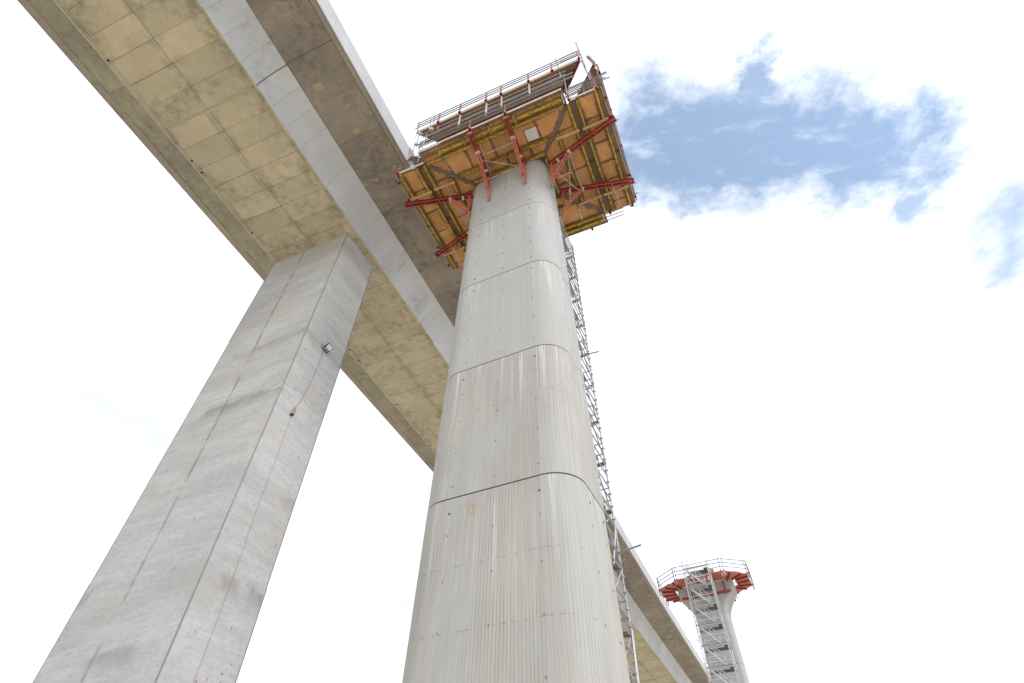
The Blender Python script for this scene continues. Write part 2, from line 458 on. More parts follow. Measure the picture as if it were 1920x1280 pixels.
# ------------------------------------------------------------------ mesh building
class MB:
    def __init__(s):
        s.v, s.f, s.uv = [], [], []

    def add(s, vs, fs):
        o = len(s.v)
        s.v += [tuple(p) for p in vs]
        s.f += [tuple(i + o for i in f) for f in fs]
        return s

    def box(s, c, size, rz=0.0):
        x, y, z = (d / 2 for d in size)
        ca, sa = math.cos(rz), math.sin(rz)
        vs = []
        for dz in (-z, z):
            for dx, dy in ((-x, -y), (x, -y), (x, y), (-x, y)):
                vs.append((c[0] + dx * ca - dy * sa, c[1] + dx * sa + dy * ca, c[2] + dz))
        return s.add(vs, [(3, 2, 1, 0), (4, 5, 6, 7), (0, 1, 5, 4), (1, 2, 6, 5), (2, 3, 7, 6), (3, 0, 4, 7)])

    def bar(s, p, q, wd, ht, up=(0, 0, 1)):
        p, q = Vector(p), Vector(q)
        d = (q - p).normalized()
        u = Vector(up)
        if abs(d.dot(u)) > 0.98:
            u = Vector((1, 0, 0))
        sx = d.cross(u).normalized()
        sy = sx.cross(d).normalized()
        vs = []
        for e in (p, q):
            for a, b in ((-1, -1), (1, -1), (1, 1), (-1, 1)):
                vs.append(e + sx * (a * wd / 2) + sy * (b * ht / 2))
        return s.add(vs, [(3, 2, 1, 0), (4, 5, 6, 7), (0, 1, 5, 4), (1, 2, 6, 5), (2, 3, 7, 6), (3, 0, 4, 7)])

    def tube(s, p, q, r, n=6, r2=None):
        p, q = Vector(p), Vector(q)
        d = (q - p).normalized()
        u = Vector((0, 0, 1)) if abs(d.z) < 0.95 else Vector((1, 0, 0))
        sx = d.cross(u).normalized()
        sy = sx.cross(d)
        r2 = r if r2 is None else r2
        vs = []
        for e, rr in ((p, r), (q, r2)):
            for i in range(n):
                a = 2 * math.pi * i / n
                vs.append(e + sx * (math.cos(a) * rr) + sy * (math.sin(a) * rr))
        fs = [(i, (i + 1) % n, n + (i + 1) % n, n + i) for i in range(n)]
        fs += [tuple(range(n - 1, -1, -1)), tuple(range(n, 2 * n))]
        return s.add(vs, fs)

    def prism(s, poly, z0, z1):
        n = len(poly)
        vs = [(x, y, z0) for x, y in poly] + [(x, y, z1) for x, y in poly]
        fs = [(i, (i + 1) % n, n + (i + 1) % n, n + i) for i in range(n)]
        fs += [tuple(range(n - 1, -1, -1)), tuple(range(n, 2 * n))]
        return s.add(vs, fs)

    def ibeam(s, p, q, wd=0.14, ht=0.20):
        """timber formwork beam: two flanges and a web"""
        p, q = Vector(p), Vector(q)
        fl = ht * 0.24
        dz = Vector((0, 0, ht / 2 - fl / 2))
        s.bar(p + dz, q + dz, wd, fl)
        s.bar(p - dz, q - dz, wd, fl)
        s.bar(p, q, wd * 0.38, ht - 2 * fl + 0.002)
        return s

    def mesh(s, name, mat, smooth=None):
        me = bpy.data.meshes.new(name)
        me.from_pydata(s.v, [], s.f)
        me.materials.append(M[mat])
        if s.uv:
            lay = me.uv_layers.new(name='UVMap')
            for lp in me.loops:
                lay.data[lp.index].uv = s.uv[lp.vertex_index]
        if smooth is not None:
            me.polygons.foreach_set('use_smooth', [True] * len(me.polygons))
            me.set_sharp_from_angle(angle=R(smooth))
        me.update()
        return me

    def build(s, name, mat, parent=None, smooth=None, loc=(0, 0, 0), label=None):
        return link(name, s.mesh(name, mat, smooth), parent, loc, label)


def link(name, me, parent=None, loc=(0, 0, 0), label=None, rz=0.0):
    o = bpy.data.objects.new(name, me)
    col.objects.link(o)
    o.parent = parent
    o.location = loc
    if rz:
        o.rotation_euler.z = rz
    if label:
        o['label'] = label
    return o


def thing(name, label, cat, loc=(0, 0, 0), rz=0.0, group=None):
    o = bpy.data.objects.new(name, None)
    col.objects.link(o)
    o.location = loc
    o.rotation_euler.z = rz
    o['label'] = label
    o['category'] = cat
    if group:
        o['group'] = group
    return o


def Z(r):
    return r + EYE


# ------------------------------------------------------------------ ground
g = MB()
N = 40
for j in range(N + 1):
    for i in range(N + 1):
        x = (i / N - 0.5) * 1600
        y = (j / N - 0.5) * 1600
        d = math.hypot(x, y)
        h = max(0.0, d - 160) * 0.035 + (3.0 * math.sin(x * 0.013 + 1) * math.cos(y * 0.011) * min(1, max(0, (d - 120) / 200)))
        g.v.append((x, y, h))
for j in range(N):
    for i in range(N):
        a = j * (N + 1) + i
        g.f.append((a, a + 1, a + N + 2, a + N + 1))
go = g.build('ground', 'ground', smooth=60)
go['kind'] = 'structure'

# ------------------------------------------------------------------ the finished viaduct: deck on a gentle curve
A0, KAP = R(22.207), 0.000363


def path(v):
    h = A0 + KAP * v
    return (-math.cos(h) + math.cos(A0)) / KAP, (math.sin(h) - math.sin(A0)) / KAP, h


def dp(u, v, z):
    x, y, h = path(v)
    return (x + u * math.cos(h), y - u * math.sin(h), Z(z))


deck = thing('viaduct_deck', 'finished grey concrete viaduct deck, box girder with cantilever wings, crossing overhead', 'bridge deck')
V0, V1 = -42.0, 170.0
WEB = [(-15.5, 29.4), (-15.46, 29.75), (-15.36, 30.15), (-15.16, 30.58), (-14.86, 31.0), (-14.36, 31.4)]


def sweep(profile, v0, v1, step=4.0, closed=True):
    """profile of (u, z) swept along the deck axis"""
    mb = MB()
    n = max(1, int(math.ceil((v1 - v0) / step)))
    m = len(profile)
    for k_ in range(n + 1):
        v = v0 + (v1 - v0) * k_ / n
        for u, z in profile:
            mb.v.append(dp(u, v, z))
    for k_ in range(n):
        for i in range(m if closed else m - 1):
            j = (i + 1) % m
            mb.f.append((k_ * m + i, (k_ + 1) * m + i, (k_ + 1) * m + j, k_ * m + j))
    if closed:
        mb.f.append(tuple(range(m)))
        mb.f.append(tuple(n * m + i for i in range(m - 1, -1, -1)))
    return mb


def offset_curve(c, d):
    out = []
    for i, (u, z) in enumerate(c):
        a = c[max(0, i - 1)]
        b = c[min(len(c) - 1, i + 1)]
        tx, tz = b[0] - a[0], b[1] - a[1]
        l = math.hypot(tx, tz)
        out.append((u - tz / l * d, z + tx / l * d))
    return out


# girder body, a little behind the pieces that face it
T = 0.022
web_in = offset_curve(WEB, T)
core = [(-21.68, 29.4 + T), (-15.52, 29.4 + T)] + web_in[1:] + [(-14.36, 31.43), (-14.36, 32.05), (-22.9, 32.05), (-22.9, 31.43)]
sweep(core, V0, V1).build('girder_body', 'soffit_core', deck)
# wing slabs
sweep([(-14.358, 31.4 + T), (-11.29, 31.76 + T), (-11.29, 32.05), (-14.358, 32.05)], V0, V1).build('wing_slab', 'soffit_core', deck)
sweep([(-24.70, 31.70 + T), (-22.902, 31.4 + T), (-22.902, 32.05), (-24.70, 32.05)], V0, V1).build('wing_slab', 'soffit_core', deck)
sweep([(-24.6, 32.052), (-11.5, 32.052), (-11.5, 32.12), (-24.6, 32.12)], V0, V1).build('road_surface', 'asphalt', deck)


def slab_piece(name, mat, corners, tvec, label=None):
    """thin piece: 4+ corner rows given as list of rows of points on the visible face; tvec = inward thickness"""
    mb = MB()
    rows = len(corners)
    m = len(corners[0])
    for r_ in corners:
        mb.v += [tuple(p) for p in r_]
    for r_ in corners:
        mb.v += [(p[0] + tvec[0], p[1] + tvec[1], p[2] + tvec[2]) for p in r_]
    o = rows * m
    for a in range(rows - 1):
        for b in range(m - 1):
            i = a * m + b
            mb.f.append((i, i + 1, i + m + 1, i + m))
    ring = [b for b in range(m)] + [a * m + m - 1 for a in range(1, rows)] + [(rows - 1) * m + b for b in range(m - 2, -1, -1)] + [a * m for a in range(rows - 2, 0, -1)]
    for i in range(len(ring)):
        a, b = ring[i], ring[(i + 1) % len(ring)]
        mb.f.append((b, a, a + o, b + o))
    return mb.build(name, mat, deck, label=label, smooth=25)


GAP = 0.008


def jgap():
    return GAP * rnd.choice((0.35, 0.6, 0.9, 1.0, 1.5, 2.0))


vj = [0.9 + 1.2 * k_ for k_ in range(-12, 108)]
for a, b in zip(vj[:-1], vj[1:]):
    for u0, u1 in ((-21.46, -18.68 + rnd.uniform(-.01, .004)), (-18.66, -15.70)):
        ga = jgap() if abs(a - 3.3) > 0.1 else 0.05
        gb = jgap() if abs(b - 3.3) > 0.1 else 0.05
        j = rnd.uniform(-0.004, 0.004)
        slab_piece('soffit_panel', 'soffit', [[dp(u0, a + ga, 29.4 + j), dp(u1, a + ga, 29.4 + j)],
                                              [dp(u0, b - gb, 29.4 + j * 0.3), dp(u1, b - gb, 29.4 + j * 0.3)]], (0, 0, T + 0.008))
# edge strips along the soffit
for a in range(-14, 130, 6):
    for u0, u1 in ((-21.70, -21.475), (-15.685, -15.502)):
        slab_piece('soffit_edge_strip', 'soffit', [[dp(u0, a + 0.008, 29.402), dp(u1, a + 0.008, 29.402)],
                                                   [dp(u0, a + 3, 29.402), dp(u1, a + 3, 29.402)],
                                                   [dp(u0, a + 5.992, 29.402), dp(u1, a + 5.992, 29.402)]], (0, 0, T + 0.006))
# mortar bands across the segment joint
sweep([(-21.4, 29.394), (-15.75, 29.394), (-15.75, 29.43), (-21.4, 29.43)], 3.24, 3.36, 1).build('joint_band', 'band', deck)
for v0_, v1_, uu in ((22.6, 28.0, -18.9), (3.4, 8.2, -18.95)):
    sweep([(uu, 29.392), (uu + 0.07, 29.392), (uu + 0.07, 29.43), (uu, 29.43)], v0_, v1_, 1).build('joint_band', 'band', deck)

# web pieces (right hand face of the girder)
for a, b in zip(vj[:-1], vj[1:]):
    ga = GAP * 0.6 if abs(a - 3.3) > 0.1 else 0.04
    gb = GAP * 0.6 if abs(b - 3.3) > 0.1 else 0.012
    push = 0.0 if b < 3.4 else 0.018                       # the pour after the segment joint stands slightly proud
    c_ = offset_curve(WEB, -push + rnd.uniform(-0.003, 0.003))
    slab_piece('web_panel', 'web', [[dp(u, a + ga, z) for u, z in c_], [dp(u, b - gb, z) for u, z in c_]],
               (-0.03 * math.cos(A0), 0.03 * math.sin(A0), 0.0))
# wing soffit pieces
vw = [3.25 + 2.4 * k_ for k_ in range(-7, 56)]
for k_, (a, b) in enumerate(zip(vw[:-1], vw[1:])):
    ga = 0.007 if abs(a - 3.25) > 0.1 else 0.03
    gb = 0.007 if abs(b - 3.25) > 0.1 else 0.03
    j = rnd.uniform(-0.004, 0.004)

    def wz(u):
        return 31.4 + (u + 14.36) * (0.36 / 3.07) + j
    slab_piece('wing_panel', 'wing', [[dp(u, a + ga, wz(u)) for u in (-14.33, -11.57)], [dp(u, b - gb, wz(u)) for u in (-14.33, -11.57)]], (0, 0, T + 0.008))
    if k_ % 2 == 0 and k_ + 2 < len(vw):
        e = vw[k_ + 2]
        slab_piece('drip_strip', 'edge_brown', [[dp(u, a + 0.006, wz(u) + 0.012) for u in (-11.53, -11.30)],
                                                [dp(u, e - 0.006, wz(u) + 0.012) for u in (-11.53, -11.30)]], (0, 0, T))
        lz = [(-24.68, 31.70 + j), (-22.92, 31.405 + j)]
        slab_piece('old_wing_panel', 'wing_old', [[dp(u, a + 0.01, z) for u, z in lz], [dp(u, e - 0.01, z) for u, z in lz]], (0, 0, T + 0.004))
        # edge beams / parapets, one pour each
        rpar = [(-11.278, 31.80), (-11.20, 31.79), (-11.02, 32.88), (-11.30, 32.92), (-11.46, 32.13), (-11.283, 32.13)]
        sweep(rpar, a + 0.002, e - 0.002, 2.4).build('parapet', 'parapet', deck)
        lp = [(-25.20, 31.80), (-24.712, 31.74), (-24.712, 32.13), (-24.62, 32.13), (-24.9, 32.92), (-25.2, 32.9)]
        sweep(lp, a + 0.001, e - 0.001, 2.4).build('edge_beam', 'edge_brown', deck)
        sweep([(-24.70, 31.685), (-24.60, 31.665), (-24.60, 31.70), (-24.70, 31.72)], a + 0.02, e - 0.02, 2.4).build('drip_rib', 'wing_old', deck)

# thin drip pipe along the far bottom edge, drain stubs
prev = None
pm = MB()
for k_ in range(0, 64):
    v = -12 + k_ * 1.5
    q = dp(-21.66 + 0.012 * math.sin(k_ * 1.7), v, 29.372)
    if prev:
        pm.tube(prev, q, 0.022, 5)
    prev = q
pm.build('drip_pipe', 'pipe', deck)
for v in (-0.4, 5.15, 5.9, 10.1, 20.6, 21.8, 27.2, 33.0, 36.4):
    x, y, z = dp(-21.52, v, 29.36)
    MB().tube((x, y, z), (x, y, z + 0.06), 0.055, 8).build('drain_stub', 'black', deck)
x, y, z = dp(-17.4, 73.0, 29.36)
MB().tube((x, y, z), (x, y, z + 0.06), 0.22, 10).build('drain_stub', 'black', deck)
# lighter mortar patches on the wing soffit
for u, v, w_, l_ in ((-13.75, 4.7, 0.5, 0.36), (-13.15, 7.6, 0.42, 0.3), (-12.2, 10.4, 0.3, 0.25)):
    zz = 31.4 + (u + 14.36) * (0.36 / 3.07) - 0.008
    s_ = 0.36 / 3.07
    slab_piece('repair_patch', 'patch', [[dp(u, v, zz), dp(u + w_, v + 0.03, zz + w_ * s_)], [dp(u, v + l_, zz), dp(u + w_, v + l_, zz + w_ * s_)]], (0, 0, 0.02))


# ------------------------------------------------------------------ rectangular viaduct piers
def square_pier(x, y, head, label, top=29.398):
    root = thing('viaduct_pier', label, 'bridge pier', (x, y, 0), -head, 'rectangular piers carrying the finished viaduct')
    a, b, ch = 5.68 / 2, 2.84 / 2, 0.06
    lifts = [-EYE - 0.05, 0.7, 8.72, 16.75, 24.75, top]
    for i, (z0, z1) in enumerate(zip(lifts[:-1], lifts[1:])):
        mb = MB()
        grow = (0.008, 0.012, 0.0, 0.004, 0.0)[i]
        A, B = a + grow, b + grow
        c8 = [(-A + ch, -B), (A - ch, -B), (A, -B + ch), (A, B - ch), (A - ch, B), (-A + ch, B), (-A, B - ch), (-A, -B + ch)]
        mb.prism(c8, Z(z0) + (0.0 if i == 0 else 0.0), Z(z1) - 0.006)
        mb.build('shaft_lift', 'square', root)
    # dark strips on the corners, the chamfer's shading line put into their colour
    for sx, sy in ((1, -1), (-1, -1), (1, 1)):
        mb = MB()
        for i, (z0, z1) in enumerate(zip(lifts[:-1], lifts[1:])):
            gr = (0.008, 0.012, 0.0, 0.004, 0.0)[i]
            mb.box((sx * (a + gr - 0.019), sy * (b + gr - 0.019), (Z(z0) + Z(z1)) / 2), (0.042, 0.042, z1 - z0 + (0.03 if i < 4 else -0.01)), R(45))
        mb.build('corner_shade_strip', 'corner_shade', root)
    return root


# corners of the pier top, found on the soffit
p0, p1, p2 = Vector((-15.389, 19.755)), Vector((-10.144, 17.572)), Vector((-8.987, 20.169))
cen = (p0 + p2) / 2
sp_head = R(23.3)
square_pier(cen.x, cen.y, sp_head, 'rectangular grey concrete pier with sharp edges, floodlight hung on its side')
x, y, h = path(66.0)
square_pier(x - 18.6 * math.cos(h), y + 18.6 * math.sin(h), h, 'rectangular concrete pier farther along the viaduct, behind the rounded pier')


def sq_local(face_u, z, off=0.0):
    """point on the narrow right face of the near rectangular pier: face_u metres from its near corner"""
    ca, sa = math.cos(sp_head), math.sin(sp_head)
    lx, ly = 5.68 / 2 + off, -2.84 / 2 + face_u
    return Vector((cen.x + lx * ca + ly * sa, cen.y - lx * sa + ly * ca, Z(z)))


# ------------------------------------------------------------------ floodlight, hook and cable on the rectangular pier
fl = thing('floodlight', 'small black floodlight with white glass bolted to the rectangular pier', 'floodlight', tuple(sq_local(1.46, 20.25)), -sp_head)
# local frame: +x out of the wall, y along the wall, z up
tilt = Matrix.Rotation(R(38), 4, 'Y')


def tilted(mb, off):
    mb.v = [tuple(tilt @ (Vector(p) * LS) + Vector(off)) for p in mb.v]
    return mb


oz = (0.24, 0.0, 0.12)
LS = 0.74
hb = MB()
hb.box((0, 0, 0), (0.09, 0.50, 0.40))
hb.box((-0.07, 0, 0), (0.06, 0.36, 0.26))
tilted(hb, oz).build('housing', 'black', fl)
for k_ in range(5):
    tilted(MB().box((-0.12, -0.14 + 0.07 * k_, 0), (0.05, 0.02, 0.24)), oz).build('cooling_fin', 'black', fl)
fr = MB()
fr.box((0.05, 0, 0.185), (0.03, 0.50, 0.03)); fr.box((0.05, 0, -0.185), (0.03, 0.50, 0.03))
fr.box((0.05, 0.235, 0), (0.03, 0.03, 0.34)); fr.box((0.05, -0.235, 0), (0.03, 0.03, 0.34))
tilted(fr, oz).build('bezel', 'black', fl)
tilted(MB().box((0.052, 0, 0), (0.014, 0.44, 0.34)), oz).build('glass', 'glass', fl)
bk = MB()
for s_ in (-1, 1):
    bk.bar((0.012, s_ * 0.20, 0.0), (oz[0], s_ * 0.20, oz[2]), 0.012, 0.05)
bk.box((0.012, 0, 0.0), (0.02, 0.42, 0.05))
bk.build('mounting_bracket', 'black', fl)

hk = thing('cable_hook', 'small red hook holding the cable on the rectangular pier', 'hook', tuple(sq_local(1.05, 15.62)), -sp_head)
hm = MB()
pts = [(0.10 * math.cos(a), 0.11 * math.sin(a), 0.20 + 0.17 * math.sin(a * 1.0)) for a in [R(q) for q in range(-90, 271, 30)]]
pts = [(0.05, 0.085 * math.cos(R(q)), 0.24 + 0.16 * math.sin(R(q))) for q in range(0, 361, 30)]
for p_, q_ in zip(pts[:-1], pts[1:]):
    hm.tube(p_, q_, 0.016, 5)
hm.build('ring', 'redcable', hk)
hm = MB()
hm.box((0.035, -0.03, 0.03), (0.07, 0.14, 0.08)); hm.box((0.02, -0.08, -0.03), (0.04, 0.10, 0.05))
hm.build('clamp', 'black', hk)


def cable(name, pts, r, mat, label):
    base = Vector(pts[-1])
    mb = MB()
    for a, b in zip(pts[:-1], pts[1:]):
        mb.tube(Vector(a) - base, Vector(b) - base, r, 5)
    o = mb.build(name, mat, None, loc=tuple(base), smooth=40)
    o['label'] = label
    o['category'] = 'cable'
    return o


c1_ = [(1.40, 20.2), (1.42, 19.6), (1.40, 18.8), (1.36, 18.0), (1.28, 17.2), (1.2, 16.6), (1.10, 16.25), (1.05, 16.02)]
cable('lamp_cable', [sq_local(u, z, 0.03) for u, z in c1_], 0.008, 'greycable', 'dark grey cable hanging from floodlight to hook on rectangular pier')
c2_ = [(1.02, 15.6)] + [(1.02 + 0.40 * (k_ / 14) + 0.02 * math.sin(k_ * 1.3), 15.6 - 17.1 * k_ / 14) for k_ in range(1, 15)]
cable('extension_cable', [sq_local(u, z, 0.03) for u, z in c2_], 0.006, 'redcable', 'thin red cable running down the side of the rectangular pier')

# ------------------------------------------------------------------ rounded pier under construction
PX, PY, PH = 0.113, 14.0, R(25.216)


def ring_pts(a, b, r, n=12):
    pts = []
    for sx, sy, st in ((1, -1, -90), (1, 1, 0), (-1, 1, 90), (-1, -1, 180)):
        for k_ in range(n + 1):
            an = R(st + 90.0 * k_ / n)
            pts.append((sx * (a - r) + r * math.cos(an), sy * (b - r) + r * math.sin(an)))
    # points on the straight sides keep long faces tidy
    return pts


def loft(rings, mat, name, parent, smooth=40):
    """rings: list of (list of xy, z)"""
    mb = MB()
    m = len(rings[0][0])
    ref = rings[0][0]
    per = [0.0]
    for i in range(m):
        p_, q_ = ref[i], ref[(i + 1) % m]
        per.append(per[-1] + math.hypot(q_[0] - p_[0], q_[1] - p_[1]))
    for pts, z in rings:
        for i in range(m + 1):
            p_ = pts[i % m]
            mb.v.append((p_[0], p_[1], z))
            mb.uv.append((per[i], z))
    k_ = m + 1
    for r_ in range(len(rings) - 1):
        for i in range(m):
            mb.f.append((r_ * k_ + i, r_ * k_ + i + 1, (r_ + 1) * k_ + i + 1, (r_ + 1) * k_ + i))
    mb.f.append(tuple(range(m - 1, -1, -1)))
    mb.f.append(tuple((len(rings) - 1) * k_ + i for i in range(m)))
    return mb.build(name, mat, parent, smooth)


def half(z):
    return 2.415 - 0.008 * z, 1.746 - 0.0185 * z


rp = thing('rounded_pier', 'tall rounded concrete pier with vertical board marks and curved lift joints', 'bridge pier', (PX, PY, 0), -PH)
joints = [-EYE - 0.05, 3.09, 8.09, 13.09, 18.09, 23.09, 28.09, 31.6]
for i, (z0, z1) in enumerate(zip(joints[:-1], joints[1:])):
    sh = (rnd.uniform(-0.004, 0.004), rnd.uniform(-0.004, 0.004))
    zs = [(z0, 0.045), (z0 + 0.030, 0.040), (z0 + 0.034, 0.0)] + [(z0 + (z1 - z0) * q / 4, 0.0) for q in (1, 2, 3)] + [(z1 - 0.010, 0.0), (z1 - 0.006, 0.04), (z1, 0.045)]
    rings = []
    for z, ins in zs:
        a, b = half(z)
        rings.append(([(x + sh[0], y + sh[1]) for x, y in ring_pts(a - ins, b - ins, 0.892 - ins)], Z(z)))
    loft(rings, 'round', 'pier_lift', rp, 30)

for z1 in joints[1:-1]:
    a, b = half(z1)
    rings = [(ring_pts(a - 0.03, b - 0.03, 0.862), Z(z1 - 0.012)), (ring_pts(a - 0.022, b - 0.022, 0.87), Z(z1 + 0.030))]
    loft(rings, 'hole', 'joint_seal', rp, 30)

# tie holes: rows below each joint
plug = {}
for nm, mat, rad in (('big', 'hole', 0.036), ('small', 'plug', 0.027)):
    mb = MB()
    mb.tube((0, 0.02, 0), (0, -0.008, 0), rad, 10, rad * 0.9)
    plug[nm] = mb.mesh('tie_hole', mat)
for z1 in joints[1:6] + [28.09]:
    for k_, dz in enumerate((0.44, 1.10, 2.28, 3.46, 4.63)):
        z = z1 - dz
        if z < -1.2 or z > 27.4:
            continue
        a, b = half(z)
        big = k_ == 0 or z > 18
        sc = (a - 0.9) / 1.5
        for x in (-1.2, 0.10, 1.40):
            if k_ == 0 and x == 0.10:
                continue
            link('tie_hole', plug['big' if big else 'small'], rp, (x * (0.86 + 0.14 * sc) + rnd.uniform(-.015, .015), -b, Z(z + rnd.uniform(-.015, .015))))
        for s_ in (-1, 1):
            for y in (-0.45, 0.5):
                link('tie_hole', plug['big' if big else 'small'], rp, (s_ * a, y * (b - 0.7) / 0.8, Z(z)), rz=s_ * R(90))

# ------------------------------------------------------------------ climbing formwork on the rounded pier
FX, FY, FH = 0.319, 13.991, R(23.2)
fw = thing('formwork_platform', 'orange plywood formwork platform with yellow beams and red brackets around the rounded pier', 'formwork', (FX, FY, 0), -FH)
ZB = 28.06                                 # underside of the boards


def clip(poly, nx, ny, c):
    """keep nx*x + ny*y <= c"""
    out = []
    for i in range(len(poly)):
        p_, q_ = poly[i], poly[(i + 1) % len(poly)]
        dp_, dq = nx * p_[0] + ny * p_[1] - c, nx * q_[0] + ny * q_[1] - c
        if dp_ <= 0:
            out.append(p_)
        if (dp_ < 0 < dq) or (dq < 0 < dp_):
            t = dp_ / (dp_ - dq)
            out.append((p_[0] + (q_[0] - p_[0]) * t, p_[1] + (q_[1] - p_[1]) * t))
    return out


# seam lines from the pier corners to the notches: (2.0,-1.2) -> (4.05,-3.25), and mirrored
def seam_clip(poly, sx, sy, side):
    # signed distance: positive on the front/back side
    nx, ny = -sx * 0.7071, sy * 0.7071
    c = nx * sx * 2.0 + ny * sy * 1.2
    if side == 'end':                      # keep front/back
        return clip(poly, -nx, -ny, -c - 0.05)
    return clip(poly, nx, ny, c - 0.05)


def board(poly, mat='ply', dz=0.0, name='plywood_board'):
    area = 0.0
    for i in range(len(poly)):
        p_, q_ = poly[i], poly[(i + 1) % len(poly)]
        area += p_[0] * q_[1] - p_[1] * q_[0]
    if len(poly) < 3 or abs(area) < 0.06:
        return
    MB().prism(poly, Z(ZB + dz), Z(ZB + dz + 0.035)).build(name, mat, fw)


def rect(x0, x1, y0, y1, g_=0.007):
    return [(x0 + g_, y0 + g_), (x1 - g_, y0 + g_), (x1 - g_, y1 - g_), (x0 + g_, y1 - g_)]


for s_ in (-1, 1):
    # side wings
    for x0, x1, mat, dz in ((2.02, 3.1, 'ply', 0.0), (3.1, 4.14, 'ply', 0.0), (4.09, 4.53, 'grime', 0.044), (4.48, 5.56, 'ply', 0.0), (5.56, 5.82, 'grime', 0.0)):
        step = 1.25 if mat == 'ply' else 3.4
        ys = [-3.32]
        while ys[-1] < 3.2:
            ys.append(min(3.38, ys[-1] + step * (rnd.uniform(0.85, 1.15) if mat == 'ply' else 1)))
        for y0, y1 in zip(ys[:-1], ys[1:]):
            xa, xb = (x0, x1) if s_ > 0 else (-x1, -x0)
            pl = rect(xa, xb, y0, y1)
            pl = seam_clip(pl, s_, -1, 'side')
            if pl:
                pl = seam_clip(pl, s_, 1, 'side')
            if pl:
                board(pl, mat, dz + rnd.uniform(0, 0.006))
for s_, y_out in ((-1, 3.98), (1, 3.98)):
    for y0, y1 in ((1.22, 2.0), (2.0, 3.3), (3.3, 3.98)):
        xs = [-4.05]
        while xs[-1] < 4.0:
            xs.append(min(4.05, xs[-1] + rnd.uniform(1.1, 1.5)))
        for x0, x1 in zip(xs[:-1], xs[1:]):
            ya, yb = (y0, y1) if s_ > 0 else (-y1, -y0)
            pl = rect(x0, x1, ya, yb)
            pl = seam_clip(pl, -1, s_, 'end')
            if pl:
                pl = seam_clip(pl, 1, s_, 'end')
            if pl:
                board(pl, 'ply', rnd.uniform(0, 0.006))
# crusted seam boards with ragged edges, and a steel rod along two of them
for sx in (-1, 1):
    for sy in (-1, 1):
        n = 22
        L_, Rr = [], []
        for k_ in range(n + 1):
            t = k_ / n
            px, py = sx * (1.95 + 2.1 * t), sy * (1.15 + 2.1 * t)
            nx, ny = -sx * 0.7071, sy * 0.7071
            wl, wr = 0.07 + rnd.uniform(0, 0.13), 0.07 + rnd.uniform(0, 0.13)
            L_.append((px + nx * wl, py + ny * wl))
            Rr.append((px - nx * wr, py - ny * wr))
        mb = MB()
        zb, zt = Z(ZB - 0.012), Z(ZB + 0.034)
        for k_ in range(n):
            q_ = [L_[k_], L_[k_ + 1], Rr[k_ + 1], Rr[k_]]
            if sx * sy < 0:
                q_ = q_[::-1]
            o_ = len(mb.v)
            zj = [zb - rnd.uniform(0, 0.02)] * 4
            mb.v += [(p_[0], p_[1], z_) for p_, z_ in zip(q_, zj)] + [(p_[0], p_[1], zt) for p_ in q_]
            mb.f += [(o_ + 3, o_ + 2, o_ + 1, o_)] + [(o_ + i, o_ + (i + 1) % 4, o_ + 4 + (i + 1) % 4, o_ + 4 + i) for i in range(4)]
        mb.build('seam_board', 'grime', fw)
        MB().tube((sx * 2.1, sy * 1.28, Z(ZB - 0.05)), (sx * 4.0, sy * 3.18, Z(ZB - 0.05)), 0.02, 6).build('tie_rod', 'steel_dark', fw)

# yellow beams under the boards
zc_ = Z(ZB - 0.105)
for s_ in (-1, 1):
    for x, y0, y1 in ((5.52, -3.36, 3.42), (4.54, -3.25, 3.34), (4.08, -3.25, 3.30), (3.10, -2.05, 2.05), (2.06, -1.05, 1.05)):
        MB().ibeam((s_ * x, y0, zc_), (s_ * x, y1, zc_), 0.105).build('yellow_beam', 'yellow', fw)
    for y, x0, x1 in ((3.62, -3.0, 3.85), (3.30, -3.85, 3.85), (2.02, -2.5, 2.5), (1.36, -2.0, 2.1)):
        MB().ibeam((x0, s_ * y, zc_), (x1, s_ * y, zc_), 0.115).build('yellow_beam', 'yellow', fw)
# timber battens across the side wings
for s_ in (-1, 1):
    for y, spans in ((-1.86, ((2.95, 4.2), (4.38, 5.72))), (2.08, ((2.85, 4.2), (4.3, 5.72))), (0.12, ((2.2, 3.1),))):
        for x0, x1 in spans:
            zz = Z(ZB - 0.25)
            MB().bar((s_ * x0, y + rnd.uniform(-.04, .04), zz), (s_ * x1, y + rnd.uniform(-.04, .04), zz), 0.12, 0.07).build('timber_batten', 'batten', fw)


